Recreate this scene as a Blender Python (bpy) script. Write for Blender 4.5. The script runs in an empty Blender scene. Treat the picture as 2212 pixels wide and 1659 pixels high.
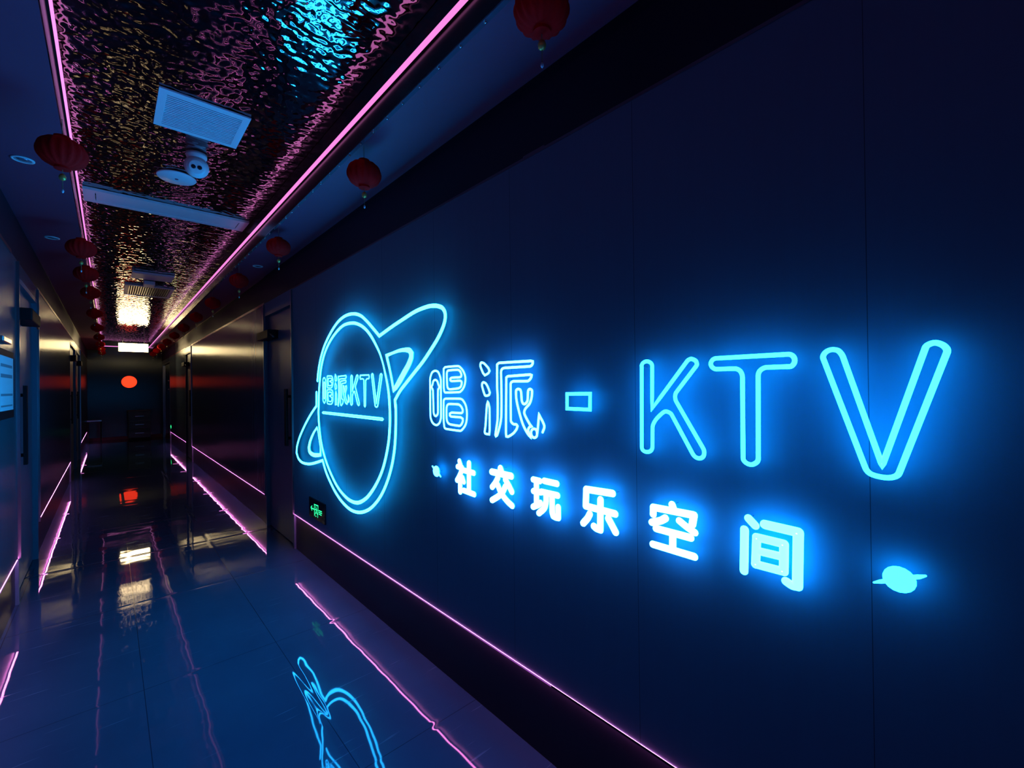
import bpy, bmesh, math, random
from mathutils import Matrix, Vector, noise

# ------------------------------------------------------------------ camera, world, exposure
sc = bpy.context.scene
col = sc.collection
cd = bpy.data.cameras.new('camera')
cam = bpy.data.objects.new('camera', cd)
col.objects.link(cam)
cd.sensor_fit = 'HORIZONTAL'
cd.sensor_width = 36.0
cd.lens = 36.0 * 950.0 / 2212.0
cd.clip_start = 0.05
cam.matrix_world = Matrix(((0.7374151, 0.0059295, -0.6754138, 0.0),
                           (-0.6753241, -0.0120316, -0.7374229, 0.0),
                           (-0.0124989, 0.9999100, -0.0048680, 1.5),
                           (0, 0, 0, 1)))
sc.camera = cam
w = bpy.data.worlds.new('world')
sc.world = w
w.use_nodes = True
w.node_tree.nodes['Background'].inputs[0].default_value = (0.0, 0.0, 0.0, 1)
w.node_tree.nodes['Background'].inputs[1].default_value = 0.0
sc.view_settings.view_transform = 'Standard'
sc.view_settings.look = 'None'
sc.view_settings.exposure = 0.0
sc.view_settings.gamma = 1.0
sc.view_settings.use_curve_mapping = False
cy = sc.cycles
cy.use_denoising = True
cy.max_bounces = 9
cy.diffuse_bounces = 4
cy.glossy_bounces = 5
cy.caustics_reflective = False
cy.caustics_refractive = False
cy.sample_clamp_indirect = 6.0
cy.sample_clamp_direct = 0.0

# emitted colours (linear radiance) of everything in the corridor that gives off light
E_KTV = (0.15, 7.2, 30.0)
E_LOGO = (0.42, 13.0, 36.0)
E_NAME = (0.72, 7.6, 30.0)
E_TEXT = (1.15, 8.5, 34.0)
E_TEXT_PALE = (0.45, 8.2, 34.0)
E_PLANET = (0.15, 7.6, 32.0)
E_PINK = (1.08, 0.27, 0.80)
E_PINK_LIP = (0.26, 0.06, 0.30)  # dim glow put into an added lip, for the thin lit line
E_PINK_LOW = (30.0, 7.0, 23.0)
E_BOX = (22.0, 16.5, 8.2)
E_BOX_BACK = (5.0, 4.2, 2.2)
E_RED = (2.0, 0.072, 0.012)
E_GREEN = (0.04, 1.7, 0.5)

# ------------------------------------------------------------------ materials
def new_mat(name):
    m = bpy.data.materials.new(name)
    m.use_nodes = True
    return m, m.node_tree.nodes, m.node_tree.links, m.node_tree.nodes['Principled BSDF']

def pbr(name, colr, rough=0.5, metal=0.0, spec=0.5, noise=0.0, nscale=20.0, coat=0.0, trans=0.0):
    m, n, l, p = new_mat(name)
    p.inputs['Base Color'].default_value = (*colr, 1)
    p.inputs['Roughness'].default_value = rough
    p.inputs['Metallic'].default_value = metal
    p.inputs['Specular IOR Level'].default_value = spec
    p.inputs['Coat Weight'].default_value = coat
    tc = n.new('ShaderNodeTexCoord')
    nt = n.new('ShaderNodeTexNoise')
    nt.inputs['Scale'].default_value = nscale
    nt.inputs['Detail'].default_value = 3
    l.new(tc.outputs['Object'], nt.inputs['Vector'])
    mr = n.new('ShaderNodeMapRange')
    mr.inputs['To Min'].default_value = max(0.02, rough - 0.012)
    mr.inputs['To Max'].default_value = min(1.0, rough + 0.012)
    l.new(nt.outputs['Fac'], mr.inputs['Value'])
    l.new(mr.outputs['Result'], p.inputs['Roughness'])
    if noise > 0:
        b = n.new('ShaderNodeBump')
        b.inputs['Strength'].default_value = noise
        b.inputs['Distance'].default_value = 0.01
        l.new(nt.outputs['Fac'], b.inputs['Height'])
        l.new(b.outputs['Normal'], p.inputs['Normal'])
    return m

def glow(name, rgb):
    m, n, l, p = new_mat(name)
    k = max(rgb)
    p.inputs['Base Color'].default_value = (0.6, 0.6, 0.6, 1)
    p.inputs['Roughness'].default_value = 0.4
    p.inputs['Emission Color'].default_value = (rgb[0] / k, rgb[1] / k, rgb[2] / k, 1)
    p.inputs['Emission Strength'].default_value = k
    return m

def math_node(n, l, op, a, b=None):
    q = n.new('ShaderNodeMath')
    q.operation = op
    for i, v in enumerate((a, b)):
        if v is None:
            continue
        if isinstance(v, (int, float)):
            q.inputs[i].default_value = v
        else:
            l.new(v, q.inputs[i])
    return q.outputs[0]

def panel_mat(name, base, seam0=0.79, pitch=0.6, rough=0.25, aniso=0.85, spec=0.6, axis='Y', grain=0.2):
    """satin laminate with a vertical grain and a dark joint every `pitch` metres"""
    m, n, l, p = new_mat(name)
    tc = n.new('ShaderNodeTexCoord')
    sp = n.new('ShaderNodeSeparateXYZ')
    l.new(tc.outputs['Object'], sp.inputs[0])
    a = math_node(n, l, 'SUBTRACT', sp.outputs[axis], seam0)
    a = math_node(n, l, 'DIVIDE', a, pitch)
    a = math_node(n, l, 'ADD', a, 100.5)
    a = math_node(n, l, 'FRACT', a)
    a = math_node(n, l, 'SUBTRACT', a, 0.5)
    a = math_node(n, l, 'ABSOLUTE', a)
    seam = math_node(n, l, 'LESS_THAN', a, 0.0009 / pitch)
    mp = n.new('ShaderNodeMapping')
    mp.inputs['Scale'].default_value = (60, 60, 1.2) if axis == 'Y' else (60, 60, 1.2)
    l.new(tc.outputs['Object'], mp.inputs['Vector'])
    nt = n.new('ShaderNodeTexNoise')
    nt.inputs['Scale'].default_value = 1.0
    nt.inputs['Detail'].default_value = 4
    l.new(mp.outputs['Vector'], nt.inputs['Vector'])
    cr = n.new('ShaderNodeMix')
    cr.data_type = 'RGBA'
    cr.inputs['A'].default_value = (*[c * (1 - grain) for c in base], 1)
    cr.inputs['B'].default_value = (*[c * (1 + grain) for c in base], 1)
    l.new(nt.outputs['Fac'], cr.inputs['Factor'])
    c2 = n.new('ShaderNodeMix')
    c2.data_type = 'RGBA'
    l.new(cr.outputs['Result'], c2.inputs['A'])
    c2.inputs['B'].default_value = (*[c * 0.35 for c in base], 1)
    l.new(seam, c2.inputs['Factor'])
    l.new(c2.outputs['Result'], p.inputs['Base Color'])
    mr = n.new('ShaderNodeMapRange')
    mr.inputs['To Min'].default_value = rough - 0.01
    mr.inputs['To Max'].default_value = rough + 0.01
    l.new(nt.outputs['Fac'], mr.inputs['Value'])
    l.new(mr.outputs['Result'], p.inputs['Roughness'])
    p.inputs['Specular IOR Level'].default_value = spec
    p.inputs['Anisotropic'].default_value = aniso
    tg = n.new('ShaderNodeTangent')
    tg.direction_type = 'RADIAL'
    tg.axis = 'Z'
    l.new(tg.outputs['Tangent'], p.inputs['Tangent'])
    return m

def floor_mat():
    m, n, l, p = new_mat('polished_tile')
    tc = n.new('ShaderNodeTexCoord')
    sp = n.new('ShaderNodeSeparateXYZ')
    l.new(tc.outputs['Object'], sp.inputs[0])
    cb = n.new('ShaderNodeCombineXYZ')
    l.new(math_node(n, l, 'ADD', sp.outputs['Y'], 12.0 - 1.69), cb.inputs[0])
    l.new(math_node(n, l, 'ADD', sp.outputs['X'], 6.0 - 0.12), cb.inputs[1])
    bk = n.new('ShaderNodeTexBrick')
    bk.offset = 0.0
    bk.squash = 1.0
    bk.inputs['Scale'].default_value = 1.0
    bk.inputs['Mortar Size'].default_value = 0.0016
    bk.inputs['Mortar Smooth'].default_value = 0.0
    bk.inputs['Brick Width'].default_value = 1.2
    bk.inputs['Row Height'].default_value = 0.6
    l.new(cb.outputs[0], bk.inputs['Vector'])
    bk2 = n.new('ShaderNodeTexBrick')
    bk2.offset = 0.0
    bk2.inputs['Scale'].default_value = 1.0
    bk2.inputs['Mortar Size'].default_value = 0.03
    bk2.inputs['Mortar Smooth'].default_value = 1.0
    bk2.inputs['Brick Width'].default_value = 1.2
    bk2.inputs['Row Height'].default_value = 0.6
    l.new(cb.outputs[0], bk2.inputs['Vector'])
    # stone clouds and scuffs
    n1 = n.new('ShaderNodeTexNoise')
    n1.inputs['Scale'].default_value = 2.2
    n1.inputs['Detail'].default_value = 6
    l.new(tc.outputs['Object'], n1.inputs['Vector'])
    mp = n.new('ShaderNodeMapping')
    mp.inputs['Rotation'].default_value = (0, 0, 0.45)
    mp.inputs['Scale'].default_value = (3, 60, 1)
    l.new(tc.outputs['Object'], mp.inputs['Vector'])
    n2 = n.new('ShaderNodeTexNoise')
    n2.inputs['Scale'].default_value = 1.0
    n2.inputs['Detail'].default_value = 3
    l.new(mp.outputs['Vector'], n2.inputs['Vector'])
    scr = n.new('ShaderNodeMapRange')
    scr.inputs['From Min'].default_value = 0.66
    scr.inputs['From Max'].default_value = 0.74
    l.new(n2.outputs['Fac'], scr.inputs['Value'])
    cr = n.new('ShaderNodeMix')
    cr.data_type = 'RGBA'
    cr.inputs['A'].default_value = (*FLOOR_A, 1)
    cr.inputs['B'].default_value = (*FLOOR_B, 1)
    l.new(n1.outputs['Fac'], cr.inputs['Factor'])
    c3 = n.new('ShaderNodeMix')
    c3.data_type = 'RGBA'
    l.new(cr.outputs['Result'], c3.inputs['A'])
    c3.inputs['B'].default_value = (0.10, 0.22, 0.28, 1)
    l.new(math_node(n, l, 'MULTIPLY', scr.outputs['Result'], 0.7), c3.inputs['Factor'])
    c2 = n.new('ShaderNodeMix')
    c2.data_type = 'RGBA'
    l.new(c3.outputs['Result'], c2.inputs['A'])
    c2.inputs['B'].default_value = (0.012, 0.032, 0.055, 1)
    l.new(bk.outputs['Fac'], c2.inputs['Factor'])
    l.new(c2.outputs['Result'], p.inputs['Base Color'])
    r = math_node(n, l, 'MULTIPLY', scr.outputs['Result'], 0.1)
    r = math_node(n, l, 'ADD', r, 0.03)
    r = math_node(n, l, 'ADD', r, math_node(n, l, 'MULTIPLY', bk.outputs['Fac'], 0.03))
    l.new(r, p.inputs['Roughness'])
    p.inputs['IOR'].default_value = 1.34
    # each tile is very slightly cushioned at its edges and wavy across its face
    n3 = n.new('ShaderNodeTexNoise')
    n3.inputs['Scale'].default_value = 5.0
    n3.inputs['Detail'].default_value = 1
    l.new(tc.outputs['Object'], n3.inputs['Vector'])
    h = math_node(n, l, 'MULTIPLY', n3.outputs['Fac'], 0.0009)
    h = math_node(n, l, 'SUBTRACT', h, math_node(n, l, 'MULTIPLY', bk2.outputs['Fac'], 0.0005))
    b = n.new('ShaderNodeBump')
    b.inputs['Strength'].default_value = 1.0
    b.inputs['Distance'].default_value = 1.0
    l.new(h, b.inputs['Height'])
    l.new(b.outputs['Normal'], p.inputs['Normal'])
    return m

def ripple_mat():
    """water-ripple stainless sheet; the ripples themselves are modelled in the ceiling mesh"""
    m, n, l, p = new_mat('ripple_steel')
    tc = n.new('ShaderNodeTexCoord')
    a = n.new('ShaderNodeTexNoise')
    a.inputs['Scale'].default_value = 60.0
    l.new(tc.outputs['Object'], a.inputs['Vector'])
    mr = n.new('ShaderNodeMapRange')
    mr.inputs['To Min'].default_value = 0.03
    mr.inputs['To Max'].default_value = 0.07
    l.new(a.outputs['Fac'], mr.inputs['Value'])
    l.new(mr.outputs['Result'], p.inputs['Roughness'])
    p.inputs['Base Color'].default_value = (0.35, 0.335, 0.35, 1)
    p.inputs['Metallic'].default_value = 1.0
    return m

FLOOR_A = (0.020, 0.062, 0.105)
FLOOR_B = (0.042, 0.110, 0.165)
RIPPLE = 0.0022

M = {}
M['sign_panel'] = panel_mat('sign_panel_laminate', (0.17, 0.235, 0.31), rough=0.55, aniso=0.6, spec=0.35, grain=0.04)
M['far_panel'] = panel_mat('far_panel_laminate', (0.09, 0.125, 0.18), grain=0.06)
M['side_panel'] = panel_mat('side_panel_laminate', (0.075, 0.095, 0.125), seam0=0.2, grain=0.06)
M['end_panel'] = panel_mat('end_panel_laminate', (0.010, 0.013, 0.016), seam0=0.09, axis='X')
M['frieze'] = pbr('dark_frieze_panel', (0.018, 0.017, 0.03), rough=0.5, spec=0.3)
M['skirting'] = pbr('black_gloss_skirting', (0.007, 0.006, 0.010), rough=0.30, spec=0.55)
M['door'] = pbr('dark_blue_door', (0.13, 0.17, 0.23), rough=0.4)
M['frame'] = pbr('brushed_frame_metal', (0.30, 0.31, 0.34), rough=0.28, metal=1.0)
M['trim'] = pbr('polished_trim_metal', (0.75, 0.69, 0.60), rough=0.24, metal=1.0)
M['dull_trim'] = pbr('dull_dark_trim', (0.16, 0.12, 0.16), rough=0.45, metal=0.8)
M['black_mirror'] = pbr('black_mirror_fascia', (0.006, 0.006, 0.009), rough=0.2, noise=0.02, nscale=14, spec=0.4)
M['soffit'] = pbr('painted_soffit', (0.25, 0.055, 0.115), rough=0.6)
M['white_metal'] = pbr('white_powder_coat', (0.78, 0.80, 0.82), rough=0.45)
M['dark'] = pbr('dark_plastic', (0.008, 0.008, 0.010), rough=0.6, spec=0.2)
M['glass_black'] = pbr('black_glass', (0.01, 0.014, 0.02), rough=0.06)
M['paper'] = pbr('notice_paper', (0.75, 0.78, 0.8), rough=0.7)
M['ink'] = pbr('grey_print', (0.25, 0.27, 0.3), rough=0.7)
M['lantern'] = pbr('red_lantern_fabric', (0.9, 0.008, 0.008), rough=0.9, spec=0.1, noise=0.3, nscale=60)
M['gold'] = pbr('gold_bead', (0.75, 0.5, 0.12), rough=0.35, metal=0.6)
M['thread'] = pbr('tassel_thread', (0.30, 0.22, 0.12), rough=0.8)
M['clear'] = pbr('clear_edge_strip', (0.35, 0.33, 0.42), rough=0.12, metal=0.7)
M['wood_dark'] = pbr('dark_cabinet_board', (0.05, 0.045, 0.05), rough=0.4)
M['floor'] = floor_mat()
M['ripple'] = ripple_mat()
for k, e in (('ktv', E_KTV), ('logo', E_LOGO), ('name', E_NAME), ('text', E_TEXT), ('text_pale', E_TEXT_PALE),
             ('planet', E_PLANET), ('pink', E_PINK), ('pink_low', E_PINK_LOW), ('pink_lip', E_PINK_LIP), ('box', E_BOX), ('box_back', E_BOX_BACK), ('red', E_RED), ('green', E_GREEN)):
    M['glow_' + k] = glow('lit_' + k, e)
# the side of each sign tube that faces the wall has a weaker, less red glow put in to shape the wall halo
for k, e, f in (('ktv', E_KTV, .28), ('logo', E_LOGO, .12), ('name', E_NAME, .19), ('text', E_TEXT, .30), ('text_pale', E_TEXT_PALE, .30), ('planet', E_PLANET, .28)):
    M['casing_glow_' + k] = glow('casing_glow_' + k, (e[0] * f * .1, e[1] * f * 1.2, e[2] * f))
CASING_GLOW = {M['glow_' + k]: M['casing_glow_' + k] for k in ('ktv', 'logo', 'name', 'text', 'text_pale', 'planet')}

# ------------------------------------------------------------------ helpers
def tag(o, label=None, cat=None, group=None, kind=None):
    if label: o['label'] = label
    if cat: o['category'] = cat
    if group: o['group'] = group
    if kind: o['kind'] = kind
    return o

def thing(name, loc, label=None, cat=None, group=None, kind=None):
    o = bpy.data.objects.new(name, None)
    o.empty_display_size = 0.05
    o.location = loc
    col.objects.link(o)
    return tag(o, label, cat, group, kind)

class MB:
    """collects shapes in world coordinates and links them as ONE mesh object"""
    def __init__(self):
        self.bm = bmesh.new()
    def face(self, vs):
        try:
            self.bm.faces.new(vs)
        except ValueError:
            pass
    def box(self, x0, x1, y0, y1, z0, z1):
        v = [self.bm.verts.new((x, y, z)) for x in (x0, x1) for y in (y0, y1) for z in (z0, z1)]
        for f in ((0, 1, 3, 2), (4, 6, 7, 5), (0, 4, 5, 1), (2, 3, 7, 6), (0, 2, 6, 4), (1, 5, 7, 3)):
            self.face([v[i] for i in f])
        return self
    def rings(self, rings, closed=False, cap=True):
        rv = [[self.bm.verts.new(p) for p in r] for r in rings]
        k = len(rv[0])
        for i in range(len(rv) - (0 if closed else 1)):
            a, b = rv[i], rv[(i + 1) % len(rv)]
            for j in range(k):
                self.face([a[j], a[(j + 1) % k], b[(j + 1) % k], b[j]])
        if cap and not closed:
            self.face(list(reversed(rv[0])))
            self.face(rv[-1])
        return self
    def lathe(self, cx, cyy, prof, seg=24, lobes=0, depth=0.0, axis='Z'):
        rings = []
        for r, h in prof:
            ring = []
            for j in range(seg):
                t = 2 * math.pi * j / seg
                rr = r * (1 - depth * abs(math.sin(lobes * t / 2))) if lobes else r
                if axis == 'Z':
                    ring.append((cx + rr * math.cos(t), cyy + rr * math.sin(t), h))
                elif axis == 'Y':      # centre (x, z), h is y
                    ring.append((cx + rr * math.cos(t), h, cyy + rr * math.sin(t)))
                else:                  # centre (y, z), h is x
                    ring.append((h, cx + rr * math.cos(t), cyy + rr * math.sin(t)))
            rings.append(ring)
        return self.rings(rings)
    def rod(self, p, q, r, seg=8):
        p, q = Vector(p), Vector(q)
        d = (q - p).normalized()
        a = d.orthogonal().normalized()
        b = d.cross(a)
        return self.rings([[tuple(c + a * (r * math.cos(2 * math.pi * j / seg)) + b * (r * math.sin(2 * math.pi * j / seg)))
                            for j in range(seg)] for c in (p, q)])
    def build(self, name, mat, parent=None, origin=None, smooth=False, bevel=0.0, back=None):
        bmesh.ops.recalc_face_normals(self.bm, faces=self.bm.faces[:])
        if bevel > 0:
            bmesh.ops.bevel(self.bm, geom=self.bm.edges[:], offset=bevel, segments=2, affect='EDGES', profile=0.5)
        o_w = Vector(parent_origin(parent)) if parent else Vector(origin or (0, 0, 0))
        for v in self.bm.verts:
            v.co -= o_w
        me = bpy.data.meshes.new(name)
        self.bm.to_mesh(me)
        self.bm.free()
        me.materials.append(mat)
        if back:
            me.materials.append(back)
        for f in me.polygons:
            f.use_smooth = smooth
            if back and f.normal.x > -0.15:
                f.material_index = 1
        ob = bpy.data.objects.new(name, me)
        col.objects.link(ob)
        if parent:
            ob.parent = parent
        else:
            ob.location = o_w
        return ob

def parent_origin(o):
    p = Vector((0, 0, 0))
    while o:
        p += o.location
        o = o.parent
    return p

def copy_tree(o, parent=None):
    kids = [c for c in bpy.data.objects if c.parent == o]
    c = o.copy()
    col.objects.link(c)
    if parent:
        c.parent = parent
    for k in kids:
        copy_tree(k, c)
    return c

def struct(ob):
    ob['kind'] = 'structure'
    return ob

# ------------------------------------------------------------------ corridor shell (metres; +Y runs down the corridor)
XR, XL = 1.272, -0.482            # panel faces of the two long walls
SR, SL = 1.287, -0.497            # skirting faces, set back under the panels
ZS, ZC = 2.745, 3.0               # soffit underside, ripple ceiling
Y0, Y1 = -2.2, 18.3
LEDZ = 0.326                      # underside of the wall panels
FR, FL = 0.953, -0.160            # edges of the soffits

struct(MB().box(-0.75, 1.55, Y0 - .1, Y1 + .1, -0.1, 0.0).build('floor', M['floor']))
def ripple_ceiling():
    nx, ny = 128, 2300
    rows, idx = [], []
    ph = Vector((3.1, 7.7, 1.3))
    vs, fs = [], []
    for iy in range(ny + 1):
        y = Y0 + (Y1 - Y0) * iy / ny
        for ix in range(nx + 1):
            x = FL + (FR - FL) * ix / nx
            h = noise.noise(Vector((x * 27.0, y * 40.0, 0.0)))
            h += 0.55 * noise.noise(Vector((x * 45.0, y * 62.0, 5.0)) + ph)
            h += 0.9 * noise.noise(Vector((x * 10.0, y * 19.0, 9.0)) + ph)
            vs.append((x, y, ZC + RIPPLE * (1.6 + h)))
    w_ = nx + 1
    for iy in range(ny):
        for ix in range(nx):
            a = iy * w_ + ix
            fs.append((a, a + w_, a + w_ + 1, a + 1))
    me = bpy.data.meshes.new('ceiling')
    me.from_pydata(vs, [], fs)
    me.materials.append(M['ripple'])
    for f in me.polygons:
        f.use_smooth = True
    ob = bpy.data.objects.new('ceiling', me)
    col.objects.link(ob)
    return struct(ob)
ripple_ceiling()
struct(MB().box(FL, FR, Y0, Y1, ZC + .02, ZC + .06).build('ceiling_slab', M['soffit']))
struct(MB().box(FR, 1.55, Y0, Y1, ZS, ZC + .06).build('ceiling_soffit_right', M['soffit']))
struct(MB().box(-0.75, FL, Y0, Y1, ZS, ZC + .06).build('ceiling_soffit_left', M['soffit']))
struct(MB().box(FR - .004, FR, Y0, 18.2, ZS, ZC).build('trim_1', M['black_mirror']))
struct(MB().box(FL, FL + .004, Y0, 18.2, ZS, ZC).build('trim_2', M['black_mirror']))
struct(MB().box(FL, FR, 18.2, Y1, ZS, ZC).build('trim_3', M['black_mirror']))

DOORS_R = [(4.43, 5.43), (11.3, 12.3), (15.75, 18.0)]
DOORS_L = [(4.66, 5.85), (10.4, 12.05), (12.3, 13.75)]
DTOP = 2.335

def wall_segments(doors):
    ys = [Y0] + [y for d in doors for y in d] + [Y1]
    return [(ys[i], ys[i + 1]) for i in range(0, len(ys), 2)]

def long_wall(side, face, back, doors, mat, far_mat=None):
    mb, sk, far, up = MB(), MB(), MB(), MB()
    x0, x1 = min(face, back), max(face, back)
    skf = SR if side == 'right' else SL
    s0, s1 = min(skf, back), max(skf, back)
    for a, b in wall_segments(doors):
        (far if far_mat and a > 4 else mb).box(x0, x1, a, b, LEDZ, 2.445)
        up.box(x0, x1, a, b, 2.445, ZS)
        sk.box(s0, s1, a, b, 0, LEDZ)
    for a, b in doors:
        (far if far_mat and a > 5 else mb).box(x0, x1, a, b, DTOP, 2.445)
        up.box(x0, x1, a, b, 2.445, ZS)
    if far_mat:
        struct(far.build('wall_%s_far' % side, far_mat))
    struct(mb.build('wall_' + side, mat))
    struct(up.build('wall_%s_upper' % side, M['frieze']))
    struct(sk.build('baseboard_' + side, M['skirting']))

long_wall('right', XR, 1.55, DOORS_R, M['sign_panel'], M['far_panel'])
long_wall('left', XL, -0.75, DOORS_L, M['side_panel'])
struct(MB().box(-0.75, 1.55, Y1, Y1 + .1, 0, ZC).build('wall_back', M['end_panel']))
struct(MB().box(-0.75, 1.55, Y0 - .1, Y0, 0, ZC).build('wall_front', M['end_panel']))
struct(MB().box(-0.482, 1.272, Y1 - .015, Y1, 0, .09).build('baseboard_back', M['soffit']))

# metal rails along the panels
n_trim = 4
for face, sgn, doors in ((XR, -1, DOORS_R), (XL, 1, DOORS_L)):
    for z, hh in ((2.433, .026), (ZS - .014, .014)):
        mb = MB()
        x = sorted((face, face + sgn * .004))
        if z < 2.6:
            cuts = [(Y0, 1.18), (1.3, 4.43), (5.43, 9.2), (9.2, 11.3), (12.3, 15.75)] if sgn < 0 else [(Y0, 4.44), (5.9, 10.3), (13.8, Y1)]
        else:
            cuts = [(5.43, Y1)] if sgn < 0 else [(5.9, Y1)]
        nb_ = MB()
        for a, b in cuts:
            near = sgn < 0 and b < 4.6
            (nb_ if near else mb).box(x[0], x[1], a, b, z, z + (.010 if near else hh))
        struct(mb.build('trim_%d' % n_trim, M['trim']))
        n_trim += 1
        if len(nb_.bm.verts):
            nb_.box(x[0], x[1], 1.18, 1.3, z, z + .016)
            struct(nb_.build('trim_%d' % n_trim, M['dull_trim']))
            n_trim += 1

# doors
def door(idx, side, a, b, leaf_mat, frame_mat, closer=None, handle=None, lock=None):
    face = XR if side == 'right' else XL
    s = 1 if side == 'right' else -1          # direction into the wall
    d = thing('door_%d' % idx, (face, (a + b) / 2, 0), kind='structure')
    def bx(mb, u0, u1, y0, y1, z0, z1):       # u measured into the wall
        x = sorted((face + s * u0, face + s * u1))
        return mb.box(x[0], x[1], y0, y1, z0, z1)
    fw = .035
    leaf = bx(MB(), .03, .08, a + fw, b - fw, .006, DTOP - fw).build('door_leaf', leaf_mat, d, bevel=.003)
    fr = MB()
    bx(fr, -.003, .12, a, a + fw, 0, DTOP)
    bx(fr, -.003, .12, b - fw, b, 0, DTOP)
    bx(fr, -.003, .12, a + fw, b - fw, DTOP - fw, DTOP)
    fr.build('door_frame', frame_mat, d)
    if closer:
        y0, y1 = closer
        c = bx(MB(), -.07, .06, y0, y1, 2.030, 2.118).build('door_closer', M['dark'], d, bevel=.008)
        ya = y1 if side == 'left' else y0
        MB().rod((face - s * .045, ya, 2.07), (face - s * .045, ya + (.12 if side == 'left' else -.12), 2.03), .008).build('closer_arm', M['frame'], c, smooth=True)
    if handle:
        hb = MB()
        yh, z0, z1 = handle
        bx(hb, -.02, .0, yh - .03, yh + .03, z0, z1)
        bx(hb, -.004, .06, yh - .012, yh + .012, z0 + .06, z0 + .085)
        bx(hb, -.004, .06, yh - .012, yh + .012, z1 - .085, z1 - .06)
        hb.build('door_handle', M['dark'] if not lock else M['frame'], d)
    if lock:
        lb = MB()
        for zz in lock:
            lb.lathe((a + .22), zz, [(.022, face - s * .0), (.022, face - s * .02), (.014, face - s * .028)], 16, axis='X')
        lb.rod((face, a + .22, lock[0]), (face + s * .06, a + .22, lock[0]), .014)
        lb.rod((face, a + .22, lock[-1]), (face + s * .06, a + .22, lock[-1]), .014)
        lb.build('door_lock', M['trim'], d, smooth=True)
    return d

door(1, 'right', *DOORS_R[0], M['door'], M['door'], closer=(5.02, 5.47), handle=(4.62, .95, 1.5))
door(2, 'right', *DOORS_R[1], M['door'], M['door'], closer=(11.9, 12.33), handle=(11.5, .95, 1.5))
door(3, 'right', *DOORS_R[2], M['glass_black'], M['frame'], lock=(1.78, 1.53))
door(4, 'left', *DOORS_L[0], M['door'], M['door'], closer=(4.76, 5.27), handle=(4.98, .95, 1.55))
door(5, 'left', *DOORS_L[1], M['door'], M['door'], closer=(10.5, 10.95), handle=(10.7, .95, 1.5))
door(6, 'left', *DOORS_L[2], M['door'], M['door'], closer=(12.4, 12.85), handle=(12.6, .95, 1.5))

# bright vertical cover strips on the door reveals
for (x0, x1, y0, y1) in ((XL, XL + .016, 4.652, 4.668), (XL, XL + .016, 5.842, 5.858), (XR - .016, XR, 5.422, 5.438), (XR - .016, XR, 4.422, 4.438),
                         (XL, XL + .016, 13.742, 13.758), (XR - .016, XR, 11.292, 11.308)):
    struct(MB().box(x0, x1, y0, y1, LEDZ, 2.43).build('trim_%d' % n_trim, M['frame']))
    n_trim += 1

# ------------------------------------------------------------------ pink light strips
def led_run(label, channel, diffuser, mat, group=None, lip=None):
    x0, x1, y0, y1, z0, z1 = channel
    t = thing('led_strip', ((x0 + x1) / 2, (y0 + y1) / 2, z0), label, 'light strip', group)
    if lip and y0 < 0 and x0 > 0:      # the added lip gets no glow at the near end of the sign-wall run
        MB().box(x0, x1, y0, 1.18, z0, z1).build('channel', M['dark'], t)
        MB().box(x0, x1, 1.18, y1, z0, z1).build('glow_lip', lip, t)
    else:
        MB().box(*channel).build('glow_lip' if lip else 'channel', lip or M['dark'], t)
    MB().box(*diffuser).build('light_tube', mat, t)
    return t

led_run('pink light strip along the ripple ceiling on the sign side', (FR - .012, FR - .004, Y0 + .02, 18.16, 2.863, 2.881),
        (FR - .020, FR - .012, Y0 + .02, 18.16, 2.861, 2.883), M['glow_pink'])
led_run('pink light strip along the ripple ceiling on the notice board side', (FL + .004, FL + .012, Y0 + .02, 18.16, 2.863, 2.881),
        (FL + .012, FL + .020, Y0 + .02, 18.16, 2.861, 2.883), M['glow_pink'])
led_run('short pink light strip crossing the far end of the ripple ceiling', (FL + .03, FR - .03, 18.188, 18.196, 2.863, 2.881),
        (FL + .03, FR - .03, 18.180, 18.188, 2.861, 2.883), M['glow_pink'])

LOW_R = [(Y0 + .02, 4.41, 'pink light strip low under the glowing sign wall'),
         (5.46, 11.27, 'pink light strip low on the sign side between the first two doors'),
         (12.33, 15.70, 'pink light strip low on the sign side beyond the second door')]
LOW_L = [(Y0 + .02, 4.63, 'pink light strip low on the wall below the notice board'),
         (5.88, 10.37, 'long pink light strip low on the wall opposite the sign side, between the doors'),
         (13.78, 17.6, 'pink light strip low on the wall opposite the sign side, past all doors')]
for runs, face, s in ((LOW_R, XR, 1), (LOW_L, XL, -1)):
    for a, b, lab in runs:
        cx = sorted((face - s * .0035, face - s * .0015))
        dx = sorted((face - s * .0015, face + s * .0078))
        led_run(lab, (cx[0], cx[1], a, b, LEDZ - .0055, LEDZ + .001), (dx[0], dx[1], a, b, LEDZ - .0050, LEDZ), M['glow_pink_low'], lip=M['glow_pink_lip'])

# clear strip with little clips on the sign-side soffit edge
es = thing('edge_strip', (FR, 3.0, ZS), 'clear plastic strip with small clips along the soffit edge on the sign side', 'edging')
MB().box(FR - .012, FR + .006, Y0 + .05, 9.0, ZS - .006, ZS).build('strip', M['clear'], es)
k = 0
y = .43
while y < 6.3:
    MB().lathe(FR - .004, y, [(.0055, ZS - .006), (.0055, ZS - .011), (.003, ZS - .014)], 10).build('clip', M['trim'], es, smooth=True)
    y += .1432

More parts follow.
